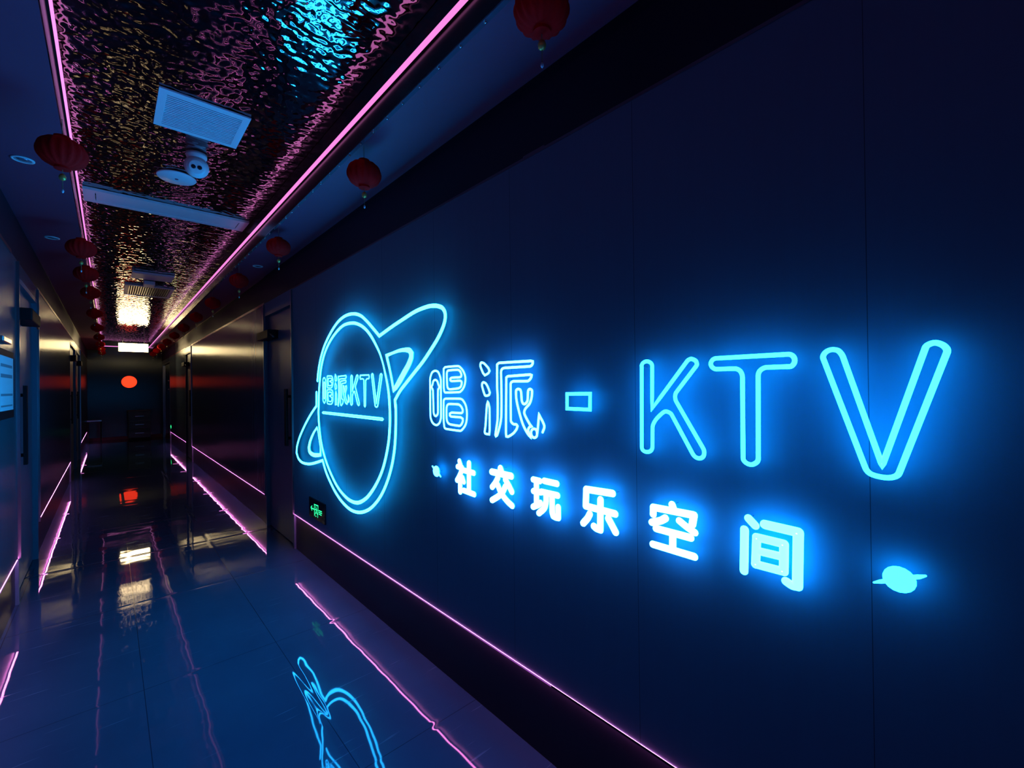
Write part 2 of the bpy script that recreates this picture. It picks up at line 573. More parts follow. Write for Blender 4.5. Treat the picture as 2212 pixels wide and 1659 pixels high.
# ------------------------------------------------------------------ the glowing sign
NEON = {
    'K': [
        ([(0.7436,1.5556),(0.7435,1.5607),(0.7377,1.5685),(0.7250,1.5719),(0.7126,1.5668),(0.7072,1.5566),(0.7095,1.4256),(0.5959,1.5664),(0.5891,1.5708),(0.5819,1.5715),(0.5713,1.5659),(0.5675,1.5565),(0.5699,1.5503),(0.6297,1.4768),(0.6336,1.4685),(0.6338,1.4565),(0.6302,1.4470),(0.5552,1.3215),(0.5503,1.3094),(0.5528,1.2955),(0.5626,1.2886),(0.5754,1.2907),(0.5847,1.3013),(0.6460,1.4093),(0.6549,1.4158),(0.6665,1.4178),(0.6785,1.4105),(0.6961,1.3937),(0.7059,1.3783),(0.7088,1.3670),(0.7103,1.3070),(0.7154,1.2952),(0.7280,1.2897),(0.7420,1.2926),(0.7472,1.3035)], 1, 0.0058),
    ],
    'T': [
        ([(0.5134,1.5696),(0.3389,1.5700),(0.3302,1.5665),(0.3255,1.5583),(0.3261,1.5484),(0.3314,1.5411),(0.3375,1.5396),(0.3882,1.5396),(0.3986,1.5357),(0.4054,1.5282),(0.4078,1.5168),(0.4104,1.3058),(0.4144,1.2948),(0.4272,1.2874),(0.4410,1.2912),(0.4472,1.3016),(0.4458,1.5156),(0.4483,1.5274),(0.4547,1.5356),(0.4649,1.5394),(0.5138,1.5399),(0.5243,1.5455),(0.5284,1.5554),(0.5234,1.5657)], 1, 0.0058),
    ],
    'V': [
        ([(0.2669,1.5558),(0.2652,1.5657),(0.2578,1.5730),(0.2477,1.5752),(0.2370,1.5712),(0.2292,1.5570),(0.1650,1.3235),(0.1633,1.3196),(0.1613,1.3240),(0.0915,1.5686),(0.0858,1.5749),(0.0766,1.5771),(0.0671,1.5725),(0.0610,1.5644),(0.0605,1.5559),(0.1352,1.3070),(0.1406,1.2982),(0.1523,1.2930),(0.1665,1.2928),(0.1810,1.2960),(0.1891,1.3028),(0.1936,1.3138)], 1, 0.0056),
    ],
    'H': [
        ([(1.0505,1.4689),(0.9457,1.4701),(0.9475,1.4148),(1.0514,1.4153)], 1, 0.0062),
    ],
    'chang': [
        ([(1.9293,1.5838),(1.9045,1.5771),(1.8895,1.5597),(1.8796,1.5357),(1.8810,1.3531),(1.8882,1.3291),(1.9008,1.3149),(1.9239,1.3054),(1.9509,1.3104),(1.9698,1.3251),(1.9803,1.3490),(1.9801,1.5376),(1.9711,1.5618),(1.9547,1.5787)], 1, 0.0052),
        ([(1.9315,1.5374),(1.9117,1.5295),(1.9027,1.5140),(1.8925,1.5003),(1.9065,1.4816),(1.9088,1.3724),(1.9140,1.3603),(1.9292,1.3511),(1.9436,1.3574),(1.9496,1.3710),(1.9536,1.4817),(1.9679,1.5008),(1.9561,1.5146),(1.9494,1.5301)], 1, 0.0052),
        ([(1.8525,1.5905),(1.8375,1.5990),(1.7402,1.5999),(1.7183,1.5961),(1.6943,1.5805),(1.6777,1.5603),(1.6713,1.5381),(1.6760,1.5130),(1.6880,1.4941),(1.7098,1.4783),(1.7317,1.4741),(1.8401,1.4722),(1.8506,1.4816),(1.8536,1.5084)], 1, 0.0050),
        ([(1.8144,1.5808),(1.7350,1.5819),(1.7133,1.5741),(1.7028,1.5579),(1.7052,1.5490),(1.7193,1.5455),(1.7834,1.5450),(1.7961,1.5397),(1.7951,1.5325),(1.7838,1.5280),(1.7197,1.5292),(1.7046,1.5254),(1.7010,1.5165),(1.7094,1.5006),(1.7314,1.4927),(1.7989,1.4881),(1.8162,1.4932),(1.8229,1.5081),(1.8252,1.5646)], 1, 0.0053),
        ([(1.8408,1.4415),(1.7214,1.4431),(1.6945,1.4364),(1.6712,1.4122),(1.6629,1.3811),(1.6645,1.3496),(1.6729,1.3241),(1.6919,1.3040),(1.7191,1.2895),(1.8380,1.2916),(1.8526,1.3007),(1.8578,1.3407),(1.8559,1.4296)], 1, 0.0050),
        ([(1.8120,1.4155),(1.7329,1.4156),(1.7113,1.4081),(1.6965,1.3926),(1.6967,1.3805),(1.7065,1.3748),(1.7870,1.3741),(1.8031,1.3689),(1.8033,1.3597),(1.7902,1.3546),(1.7151,1.3543),(1.6963,1.3482),(1.6966,1.3355),(1.7104,1.3188),(1.7268,1.3131),(1.7968,1.3156),(1.8197,1.3226),(1.8310,1.3419),(1.8299,1.3985)], 1, 0.0053),
    ],
    'pai': [
        ([(1.5489,1.6078),(1.5299,1.6024),(1.5021,1.5819),(1.4930,1.5682),(1.5025,1.5582),(1.5261,1.5500),(1.5402,1.5623),(1.5565,1.5900),(1.5563,1.6021)], 1, 0.0050),
        ([(1.5363,1.5188),(1.5175,1.5111),(1.5015,1.4902),(1.4926,1.4725),(1.4997,1.4621),(1.5232,1.4590),(1.5325,1.4694),(1.5462,1.4994),(1.5460,1.5129)], 1, 0.0050),
        ([(1.5082,1.4309),(1.5027,1.4251),(1.4962,1.4017),(1.4971,1.3102),(1.5007,1.2887),(1.5265,1.2898),(1.5320,1.2990),(1.5257,1.3262),(1.5146,1.4160)], 1, 0.0050),
        ([(1.4414,1.5939),(1.4271,1.6005),(1.2380,1.5990),(1.2249,1.5962),(1.2258,1.5875),(1.2338,1.5802),(1.2459,1.5777),(1.3907,1.5775),(1.4058,1.5753),(1.4146,1.5670),(1.4162,1.5528),(1.4150,1.4755),(1.4167,1.3897),(1.4208,1.3552),(1.4301,1.3260),(1.4462,1.2903),(1.4553,1.2845),(1.4583,1.2895),(1.4524,1.3160),(1.4427,1.3599),(1.4402,1.4466),(1.4431,1.5044)], 1, 0.0052),
        ([(1.3830,1.5363),(1.3723,1.5416),(1.2427,1.5451),(1.2322,1.5421),(1.2346,1.5342),(1.2431,1.5251),(1.2565,1.5194),(1.3375,1.5200),(1.3520,1.5160),(1.3563,1.5063),(1.3578,1.3582),(1.3530,1.3487),(1.3408,1.3424),(1.3245,1.3420),(1.3174,1.3355),(1.3249,1.3213),(1.3456,1.3033),(1.3749,1.2885),(1.3876,1.2884),(1.3894,1.3058)], 1, 0.0052),
        ([(1.3240,1.4784),(1.3178,1.4866),(1.3058,1.4872),(1.2960,1.4817),(1.2924,1.4648),(1.2908,1.4431),(1.2851,1.4309),(1.2774,1.4270),(1.2657,1.4313),(1.2567,1.4436),(1.2534,1.4784),(1.2475,1.4864),(1.2381,1.4864),(1.2307,1.4797),(1.2338,1.4545),(1.2448,1.4304),(1.2641,1.4139),(1.2740,1.4028),(1.2762,1.3892),(1.2649,1.3708),(1.2462,1.3477),(1.2370,1.3397),(1.2484,1.3355),(1.2550,1.3258),(1.2537,1.3151),(1.2434,1.2959),(1.2659,1.3170),(1.2886,1.3507),(1.3113,1.4071),(1.3226,1.4481)], 1, 0.0052),
        ([(1.2222,1.3305),(1.2346,1.3257),(1.2393,1.3135),(1.2339,1.3000),(1.2217,1.2957),(1.2091,1.3019),(1.2059,1.3145),(1.2094,1.3274)], 1, 0.0050),
        ([(1.2060,1.3105),(1.1999,1.3450),(1.1944,1.3884),(1.1867,1.3770),(1.1745,1.3607),(1.1666,1.3417),(1.1762,1.3205)], 0, 0.0050),
    ],
    'logo_out': [
        ([(3.6607,1.5634),(3.6409,1.6313),(3.5945,1.7219),(3.5236,1.8089),(3.4390,1.8742),(3.3263,1.9398),(3.2046,1.9892),(3.0761,2.0124),(2.9428,2.0082),(2.8304,1.9813),(2.7363,1.9341),(2.6577,1.8855),(2.5582,1.8211,-1),(2.3886,1.8612),(2.2491,1.8900),(2.1203,1.9145),(2.0012,1.9230),(1.9267,1.9176),(1.8699,1.9024),(1.8412,1.8810),(1.8322,1.8547),(1.8404,1.8210),(1.8690,1.7814),(1.9088,1.7419),(1.9684,1.6947),(2.0461,1.6382),(2.1359,1.5833),(2.2309,1.5252),(2.3036,1.4793),(2.3634,1.4272,-1),(2.3570,1.3774),(2.3575,1.4061),(2.3556,1.3651),(2.3573,1.2920),(2.3640,1.2093),(2.3803,1.1253),(2.4115,1.0388),(2.4632,0.9477),(2.5372,0.8553),(2.6304,0.7755),(2.7454,0.7084),(2.8794,0.6650),(3.0221,0.6534),(3.1742,0.6795),(3.3065,0.7303),(3.4145,0.7952),(3.4946,0.8558),(3.5633,0.9355,-1),(3.7390,0.8941),(3.8922,0.8665),(4.0547,0.8583),(4.1609,0.8802),(4.2145,0.9265),(4.2015,0.9837),(4.1333,1.0658),(4.0246,1.1553),(3.9004,1.2421),(3.7824,1.3120),(3.6903,1.3593,-1),(3.6870,1.4099),(3.6849,1.4700)], 0, 0.0104),
    ],
    'logo_in': [
        ([(2.9574,1.9469,1),(2.8442,1.9210,1),(2.7493,1.8802,1),(2.6703,1.8275,0.95),(2.6055,1.7682,0.85),(2.5534,1.7115,0.7),(2.5133,1.6474,0.6),(2.4841,1.5850,0.75),(2.4556,1.5143,0.9),(2.4374,1.4446,1),(2.4311,1.3799,1),(2.4293,1.3254,1),(2.4326,1.2693,1),(2.4476,1.1841,1),(2.4799,1.0964,1),(2.5284,1.0051,1),(2.5941,0.9235,1),(2.6846,0.8402,1.1),(2.7791,0.7758,1.15),(2.9030,0.7256,1.15),(3.0339,0.7164,1.1),(3.1583,0.7385,1),(3.2747,0.7817,1),(3.3811,0.8475,1),(3.4760,0.9245,1),(3.5492,1.0075,1),(3.5984,1.0954,1),(3.6305,1.1987,1),(3.6452,1.3042,1),(3.6363,1.3711,1),(3.6282,1.4640,1),(3.6080,1.5563,1),(3.5794,1.6476,1),(3.5257,1.7365,1),(3.4573,1.8042,1),(3.3594,1.8673,1),(3.2360,1.9191,1),(3.1056,1.9500,1)], 1, 0.0104),
    ],
    'logo_r': [
        ([(2.4633,1.6941,-1),(2.3923,1.7036,0.8),(2.3166,1.7122,0.9),(2.2443,1.7130,1.1),(2.1921,1.7059,1.5),(2.1670,1.6871,1.7),(2.1718,1.6616,1.7),(2.2026,1.6244,1.7),(2.2471,1.5868,1.8),(2.3022,1.5395,1.8),(2.3542,1.4997,1.5),(2.3802,1.4839,-0.9),(2.3874,1.5045,0.9),(2.4054,1.5597,0.9),(2.4284,1.6157,0.9),(2.4520,1.6678,1)], 1, 0.0104),
    ],
    'logo_l': [
        ([(3.6846,1.1861,-0.7),(3.7690,1.1329,1),(3.8473,1.0622,1.3),(3.8801,1.0070,1.6),(3.8598,0.9697,1.6),(3.7744,0.9560,1.6),(3.6822,0.9627,1.5),(3.6072,0.9738,-1.2),(3.6092,1.0263,0.7),(3.6388,1.0984,0.6),(3.6638,1.1591,0.6)], 1, 0.0104),
    ],
    'bar': [
        ([(3.5555,1.3114),(3.5395,1.3171),(2.5312,1.3128),(2.5192,1.3074),(2.5291,1.3009),(3.5438,1.3055)], 1, 0.0042),
    ],
    'sK': [
        ([(2.9871,1.5885),(2.9738,1.5794),(2.9745,1.4820),(2.9057,1.5802),(2.8925,1.5877),(2.8792,1.5808),(2.8825,1.5650),(2.9223,1.5140),(2.9197,1.4992),(2.8635,1.3993),(2.8667,1.3871),(2.8785,1.3839),(2.8900,1.3914),(2.9383,1.4745),(2.9491,1.4783),(2.9627,1.4670),(2.9756,1.4420),(2.9769,1.3920),(2.9925,1.3829),(3.0047,1.3915),(2.9979,1.5775)], 1, 0.0042),
    ],
    'sT': [
        ([(2.8415,1.5846),(2.7138,1.5836),(2.7076,1.5729),(2.7143,1.5609),(2.7415,1.5591),(2.7609,1.5482),(2.7677,1.3870),(2.7763,1.3773),(2.7861,1.3854),(2.7886,1.5486),(2.8080,1.5605),(2.8410,1.5597),(2.8487,1.5715)], 1, 0.0042),
    ],
    'sV': [
        ([(2.6713,1.5836),(2.6622,1.5898),(2.6514,1.5830),(2.6085,1.4044),(2.5502,1.5803),(2.5393,1.5862),(2.5272,1.5785),(2.5326,1.5575),(2.5887,1.3901),(2.6015,1.3807),(2.6167,1.3803),(2.6283,1.3903),(2.6691,1.5650)], 1, 0.0042),
    ],
    'sC': [
        ([(3.5121,1.5841),(3.4890,1.5723),(3.4818,1.5525),(3.4856,1.4234),(3.4940,1.3980),(3.5115,1.3864),(3.5332,1.3973),(3.5444,1.4227),(3.5429,1.5535),(3.5360,1.5733)], 1, 0.0042),
        ([(3.5115,1.5502),(3.4978,1.5359),(3.5008,1.4317),(3.5129,1.4202),(3.5243,1.4314),(3.5252,1.5362)], 1, 0.0042),
        ([(3.4423,1.5950),(3.3602,1.5930),(3.3386,1.5802),(3.3285,1.5528),(3.3403,1.5203),(3.3700,1.5042),(3.4373,1.5046),(3.4483,1.5186),(3.4502,1.5827)], 1, 0.0042),
        ([(3.4163,1.5778),(3.3607,1.5752),(3.3501,1.5613),(3.3983,1.5540),(3.3506,1.5423),(3.3547,1.5287),(3.3769,1.5207),(3.4254,1.5225),(3.4280,1.5628)], 1, 0.0042),
        ([(3.4453,1.4893),(3.3558,1.4877),(3.3345,1.4687),(3.3321,1.4252),(3.3438,1.3952),(3.3735,1.3809),(3.4408,1.3822),(3.4518,1.3959),(3.4534,1.4740)], 1, 0.0042),
        ([(3.4193,1.4712),(3.3637,1.4686),(3.3532,1.4523),(3.4051,1.4437),(3.3538,1.4304),(3.3580,1.4113),(3.3804,1.4000),(3.4288,1.4033),(3.4350,1.4518)], 1, 0.0042),
    ],
    'sP': [
        ([(3.2807,1.6003),(3.2602,1.5784),(3.2608,1.5570),(3.2834,1.5547),(3.2898,1.5791)], 1, 0.0042),
        ([(3.2824,1.5400),(3.2618,1.5196),(3.2624,1.4982),(3.2851,1.4943),(3.2915,1.5199)], 1, 0.0042),
        ([(3.2736,1.4769),(3.2623,1.4528),(3.2657,1.3806),(3.2883,1.3787),(3.2834,1.4527)], 1, 0.0042),
        ([(3.2252,1.5869),(3.0849,1.5898),(3.0787,1.5794),(3.0919,1.5694),(3.1915,1.5676),(3.2054,1.5587),(3.2090,1.4267),(3.2311,1.3721),(3.2379,1.3785),(3.2220,1.4530),(3.2225,1.5590)], 1, 0.0042),
        ([(3.1818,1.5504),(3.0923,1.5566),(3.0828,1.5487),(3.0927,1.5386),(3.1520,1.5342),(3.1623,1.5239),(3.1650,1.4273),(3.1387,1.4146),(3.1459,1.3937),(3.1731,1.3761),(3.1865,1.3797),(3.1865,1.4533)], 1, 0.0042),
        ([(3.1359,1.5185),(3.1227,1.5158),(3.1108,1.4744),(3.0934,1.5155),(3.0772,1.5166),(3.0744,1.5000),(3.0981,1.4589),(3.0830,1.4206),(3.0642,1.4029),(3.0710,1.3875),(3.0965,1.3972),(3.1217,1.4329),(3.1369,1.4795)], 1, 0.0042),
        ([(3.0710,1.3875),(3.0611,1.4005),(3.0483,1.4032),(3.0471,1.4490),(3.0318,1.4289),(3.0356,1.4035)], 0, 0.0042),
    ],
    'she': [
        ([(1.7273,1.1450),(1.7170,1.1274)], 0, 0.0121),
        ([(1.7405,1.1160),(1.7066,1.1155)], 0, 0.0135),
        ([(1.7066,1.1130),(1.7159,1.0909),(1.7325,1.0675),(1.7473,1.0506)], 0, 0.0135),
        ([(1.7218,1.0628),(1.7231,0.9986)], 0, 0.0135),
        ([(1.7029,1.0687),(1.6928,1.0494)], 0, 0.0121),
        ([(1.6945,1.1046),(1.6162,1.1024)], 0, 0.0135),
        ([(1.6506,1.1438),(1.6533,1.0114)], 0, 0.0135),
        ([(1.6947,1.0090),(1.6149,1.0047)], 0, 0.0135),
    ],
    'jiao': [
        ([(1.4274,1.1481),(1.4205,1.1349)], 0, 0.0149),
        ([(1.4850,1.1258),(1.3594,1.1245)], 0, 0.0149),
        ([(1.4455,1.1050),(1.4606,1.0837),(1.4842,1.0600)], 0, 0.0135),
        ([(1.3964,1.1047),(1.3752,1.0839),(1.3565,1.0603)], 0, 0.0135),
        ([(1.4461,1.0746),(1.4320,1.0523),(1.4124,1.0331),(1.3847,1.0148),(1.3562,1.0018)], 0, 0.0135),
        ([(1.3970,1.0758),(1.4149,1.0495),(1.4441,1.0257),(1.4859,1.0020)], 0, 0.0135),
    ],
    'wan': [
        ([(1.2298,1.1297),(1.1949,1.1290)], 0, 0.0125),
        ([(1.2126,1.1299),(1.2137,1.0371)], 0, 0.0125),
        ([(1.2292,1.0842),(1.1916,1.0858)], 0, 0.0125),
        ([(1.2326,1.0217),(1.2061,1.0346),(1.1923,1.0441)], 0, 0.0125),
        ([(1.1707,1.1332),(1.1062,1.1322)], 0, 0.0125),
        ([(1.1861,1.0887),(1.1032,1.0887)], 0, 0.0125),
        ([(1.1611,1.0779),(1.1628,1.0525),(1.1725,1.0275),(1.2012,1.0032)], 0, 0.0125),
        ([(1.1307,1.0794),(1.1309,1.0223),(1.1260,1.0072),(1.1147,1.0049),(1.1014,1.0058)], 0, 0.0125),
        ([(1.1008,1.0078),(1.1007,1.0453)], 0, 0.0125),
    ],
    'le': [
        ([(0.8586,1.1383),(0.9680,1.1342),(0.9712,1.0749),(0.8498,1.0721)], 0, 0.0125),
        ([(0.9078,1.1085),(0.9105,1.0060)], 0, 0.0125),
        ([(0.9105,1.0051),(0.9252,1.0060),(0.9368,1.0112)], 0, 0.0125),
        ([(0.9545,1.0501),(0.9647,1.0330),(0.9834,1.0122)], 0, 0.0125),
        ([(0.8766,1.0509),(0.8652,1.0357),(0.8488,1.0120)], 0, 0.0125),
    ],
    'kong': [
        ([(0.6485,1.1406),(0.6424,1.1238)], 0, 0.0112),
        ([(0.7109,1.0998),(0.7100,1.1211),(0.5825,1.1233),(0.5874,1.0964)], 0, 0.0112),
        ([(0.6705,1.0960),(0.6865,1.0850),(0.7153,1.0736)], 0, 0.0112),
        ([(0.6264,1.0975),(0.6050,1.0852),(0.5808,1.0739)], 0, 0.0106),
        ([(0.7014,1.0576),(0.5934,1.0559)], 0, 0.0112),
        ([(0.6479,1.0530),(0.6486,1.0105)], 0, 0.0112),
        ([(0.7129,1.0065),(0.5833,1.0042)], 0, 0.0112),
    ],
    'jian': [
        ([(0.4357,1.1450),(0.4205,1.1303)], 0, 0.0108),
        ([(0.4463,1.1134),(0.4493,1.0044)], 0, 0.0108),
        ([(0.3967,1.1378),(0.3231,1.1353),(0.3267,1.0040)], 0, 0.0119),
        ([(0.3276,1.0033),(0.3383,1.0018),(0.3506,1.0072)], 0, 0.0108),
        ([(0.4169,1.1005),(0.3543,1.0992),(0.3561,1.0303),(0.4205,1.0298)], 1, 0.0108),
        ([(0.4180,1.0658),(0.3556,1.0664)], 0, 0.0103),
    ],
    'p1': [
        ([(1.9295,1.0685,1),(1.9300,1.0685,1)], 0, 0.0280),
        ([(1.9673,1.0896,0.7),(1.9528,1.0812,1),(1.9062,1.0560,1),(1.8911,1.0465,0.7)], 0, 0.0052),
    ],
    'p2': [
        ([(0.1381,1.0792,1),(0.1386,1.0792,1)], 0, 0.0275),
        ([(0.1807,1.0593,0.4),(0.1698,1.0645,0.9),(0.1567,1.0706,1.1),(0.1222,1.0882,1.1),(0.1078,1.0942,1),(0.0975,1.0995,0.5)], 0, 0.0046),
    ],
    'exit_plate': [
        ([(3.9816,0.5600),(3.6015,0.5701),(3.6007,0.4065),(3.9831,0.4065)], 1, 0.0000),
    ],
    'exit_frame': [
        ([(3.8409,0.4394),(3.8442,0.5310),(3.7540,0.5358),(3.7628,0.4391)], 0, 0.0042),
    ],
    'exit_arrow': [
        ([(3.9106,0.4876),(3.8547,0.4891)], 0, 0.0051),
        ([(3.9006,0.5076),(3.9281,0.4906),(3.9036,0.4699)], 0, 0.0042),
    ],
    'exit_man': [
        ([(3.8082,0.5164),(3.8076,0.5161)], 0, 0.0061),
        ([(3.7983,0.5054),(3.7960,0.4830)], 0, 0.0061),
        ([(3.7959,0.4872),(3.8221,0.4548)], 0, 0.0044),
        ([(3.7960,0.4830),(3.7856,0.4685),(3.7739,0.4637)], 0, 0.0041),
        ([(3.7996,0.5031),(3.8253,0.4897)], 0, 0.0037),
        ([(3.7966,0.5037),(3.7790,0.4927)], 0, 0.0037),
        ([(3.8123,0.4405),(3.8015,0.4403)], 0, 0.0041),
    ],
    'exit_text': [
        ([(3.7374,0.5010),(3.6708,0.5045)], 0, 0.0037),
        ([(3.7349,0.4867),(3.6684,0.4900)], 0, 0.0037),
        ([(3.7324,0.4732),(3.6775,0.4734)], 0, 0.0037),
    ],
}

XT = 1.235        # centre plane of the tubes, 4 cm proud of the wall panel

def smooth_path(pts, closed, sub=4, corner=58.0):
    n = len(pts)
    P = [Vector((p[0], p[1])) for p in pts]
    K = [abs(p[2]) if len(p) > 2 else 1.0 for p in pts]
    def seg(i):
        return (P[(i + 1) % n] - P[i])
    tang, iscorner = [], []
    for i in range(n):
        if not closed and i in (0, n - 1):
            t = seg(0) if i == 0 else seg(n - 2)
            tang.append(t.normalized()); iscorner.append(True); continue
        a, b = seg((i - 1) % n), seg(i)
        la, lb = max(a.length, 1e-6), max(b.length, 1e-6)
        ang = math.degrees(a.angle(b)) if la > 1e-6 and lb > 1e-6 else 0
        iscorner.append(ang > corner or (len(pts[i]) > 2 and pts[i][2] < 0))
        t = a * la + b * lb
        tang.append(t.normalized() if t.length > 1e-9 else (b / lb))
    out, corners = [], []
    m = n if closed else n - 1
    for i in range(m):
        j = (i + 1) % n
        L = (P[j] - P[i]).length
        d = (P[j] - P[i]).normalized() if L > 1e-9 else tang[i]
        ti = d if iscorner[i] else tang[i]
        tj = d if iscorner[j] else tang[j]
        for q in range(sub):
            u = q / sub
            h00 = 2*u**3 - 3*u**2 + 1; h10 = u**3 - 2*u**2 + u; h01 = -2*u**3 + 3*u**2; h11 = u**3 - u**2
            out.append((P[i] * h00 + ti * (L * h10) + P[j] * h01 + tj * (L * h11), K[i] * (1 - u) + K[j] * u))
    if not closed:
        out.append((P[-1], K[-1]))
    return out

def neon_path(mb, pts, closed, r, flat=0.85, x=XT, seg=10):
    sp = smooth_path(pts, closed)
    n = len(sp)
    rings = []
    for i in range(n):
        p, k = sp[i]
        a = p - sp[i - 1][0] if (closed or i > 0) else sp[1][0] - p
        b = sp[(i + 1) % n][0] - p if (closed or i < n - 1) else a
        a = a.normalized() if a.length > 1e-9 else b.normalized()
        b = b.normalized() if b.length > 1e-9 else a
        t = a + b
        t = t.normalized() if t.length > 1e-4 else b
        nn = Vector((-t.y, t.x))
        c = max(0.5, nn.dot(Vector((-b.y, b.x))))
        rings.append((p, t, nn, r * k, 1.0 / c))
    def ring(p, nn, rr, mit, sc_=1.0):
        return [(x + rr * flat * sc_ * math.sin(2 * math.pi * j / seg),
                 p.x + nn.x * rr * mit * sc_ * math.cos(2 * math.pi * j / seg),
                 p.y + nn.y * rr * mit * sc_ * math.cos(2 * math.pi * j / seg)) for j in range(seg)]
    out = [ring(p, nn, rr, mit) for p, t, nn, rr, mit in rings]
    if not closed:
        pre, post = [], []
        p, t, nn, rr, _ = rings[0]
        for s_ in (80, 60, 40, 20):
            q = math.radians(s_)
            pre.append(ring(p - t * rr * math.sin(q), nn, rr, 1.0, math.cos(q)))
        p, t, nn, rr, _ = rings[-1]
        for s_ in (20, 40, 60, 80):
            q = math.radians(s_)
            post.append(ring(p + t * rr * math.sin(q), nn, rr, 1.0, math.cos(q)))
        out = pre + out + post
    mb.rings(out, closed=closed)

def split_at_corners(pts, closed, corner=50.0):
    """rounded stroke ends at every corner, as in routed acrylic letters"""
    n = len(pts)
    P = [Vector(p[:2]) for p in pts]
    cut = [i for i in range(n) if (closed or 0 < i < n - 1) and
           math.degrees((P[i] - P[i - 1]).angle(P[(i + 1) % n] - P[i])) > corner]
    if not closed:
        ids = [0] + cut + [n - 1]
        return [pts[a:b + 1] for a, b in zip(ids[:-1], ids[1:])]
    if not cut:
        return [list(pts) + [pts[0]]]
    out = []
    for a, b in zip(cut, cut[1:] + [cut[0] + n]):
        out.append([pts[k % n] for k in range(a, b + 1)])
    return out

def centre(keys):
    ys = [p[0] for k in keys for path in NEON[k] for p in path[0]]
    zs = [p[1] for k in keys for path in NEON[k] for p in path[0]]
    return (min(ys) + max(ys)) / 2, min(zs)

def pins(parent, spots):
    for (py, pz) in spots:
        MB().rod((XR + .002, py, pz), (XT, py, pz), .0008).build('mounting_pin', M['sign_panel'], parent, smooth=True)

def letter(name, key, mat, label, cat, group=None, solid=False, one_mesh=False):
    cyy, cz = centre([key])
    t = thing(name, (XR, cyy, cz), label, cat, group)
    if solid:
        mb = MB()
        for pts, c, r in NEON[key]:
            for run in split_at_corners(pts, c):
                neon_path(mb, run, 0, r, flat=0.7)
        mb.build('lit_face', mat, t, smooth=True, back=CASING_GLOW[mat])
    else:
        for pts, c, r in NEON[key]:
            mb = MB()
            neon_path(mb, pts, c, r)
            mb.build('light_tube', mat, t, smooth=True, back=CASING_GLOW[mat])
    pins(t, [(NEON[key][i][0][j][0], NEON[key][i][0][j][1]) for i in range(len(NEON[key])) for j in (0,)][:2])
    return t

GN = 'outlined characters of the big sign name'
letter('neon_character', 'chang', M['glow_name'], 'outlined neon character with a microphone drawn in it, next to the ringed planet emblem', 'sign letter', GN)
letter('neon_character', 'pai', M['glow_name'], 'outlined neon character ending in a small music note', 'sign letter', GN)
letter('neon_hyphen', 'H', M['glow_ktv'], 'small hollow neon rectangle serving as a dash before the letter K', 'sign letter', GN)
letter('neon_letter', 'K', M['glow_ktv'], 'big outlined cyan neon letter K', 'sign letter', GN)
letter('neon_letter', 'T', M['glow_ktv'], 'big outlined cyan neon letter T', 'sign letter', GN)
letter('neon_letter', 'V', M['glow_ktv'], 'big outlined cyan neon letter V', 'sign letter', GN)

GT = 'solid glowing characters of the lower sign line'
letter('glowing_character', 'she', M['glow_text'], 'first of the solid white glowing characters, beside the tilted little planet', 'sign letter', GT, solid=True)
letter('glowing_character', 'jiao', M['glow_text'], 'solid white glowing character with a crossed lower half, second in its line', 'sign letter', GT, solid=True)
letter('glowing_character', 'wan', M['glow_text'], 'solid white glowing character in the line under the hollow dash, third in its line', 'sign letter', GT, solid=True)
letter('glowing_character', 'le', M['glow_text'], 'solid white glowing character with two separate slanting dots, fourth in its line', 'sign letter', GT, solid=True)
letter('glowing_character', 'kong', M['glow_text'], 'solid pale glowing character with a roof stroke, under the letter K', 'sign letter', GT, solid=True)
letter('glowing_character', 'jian', M['glow_text_pale'], 'solid pale cyan glowing gate-shaped character, under the letter T', 'sign letter', GT, solid=True)

GP = 'little glowing planets ending the lower sign line'
for key, mat, lab in (('p1', M['glow_text_pale'], 'tiny glowing ringed planet at the start of the lower line, near the emblem'),
                      ('p2', M['glow_planet'], 'glowing cyan ringed planet at the end of the lower line, below letter V')):
    cyy, cz = centre([key])
    t = thing('glowing_planet', (XR, cyy, cz), lab, 'sign ornament', GP)
    b = MB(); neon_path(b, *NEON[key][0], flat=0.4, seg=20); b.build('planet_disc', mat, t, smooth=True, back=CASING_GLOW[mat])
    b = MB(); neon_path(b, *NEON[key][1], flat=0.9); b.build('planet_ring', mat, t, smooth=True, back=CASING_GLOW[mat])
    pins(t, [NEON[key][0][0][0][:2]])

cyy, cz = centre(['logo_out'])
lg = thing('neon_emblem', (XR, cyy, cz), 'large neon emblem of a ringed planet with small lettering inside', 'sign emblem')
for key, nm in (('logo_out', 'outer_outline'), ('logo_in', 'planet_circle'), ('logo_r', 'ring_opening'), ('logo_l', 'ring_opening')):
    b = MB()
    for pts, c, r in NEON[key]:
        neon_path(b, pts, c, r, flat=0.6)
    b.build(nm, M['glow_logo'], lg, smooth=True, back=CASING_GLOW[M['glow_logo']])
for key, nm in (('sC', 'small_character'), ('sP', 'small_character'), ('sK', 'small_letter'), ('sT', 'small_letter'), ('sV', 'small_letter'), ('bar', 'underline')):
    b = MB()
    for pts, c, r in NEON[key]:
        neon_path(b, pts, c, r, seg=8)
    b.build(nm, M['glow_logo'], lg, smooth=True, back=CASING_GLOW[M['glow_logo']])
pins(lg, [p[:2] for p in NEON['logo_out'][0][0][::12]] + [p[:2] for p in NEON['logo_in'][0][0][::9]] + [NEON['bar'][0][0][0][:2], NEON['bar'][0][0][2][:2]])

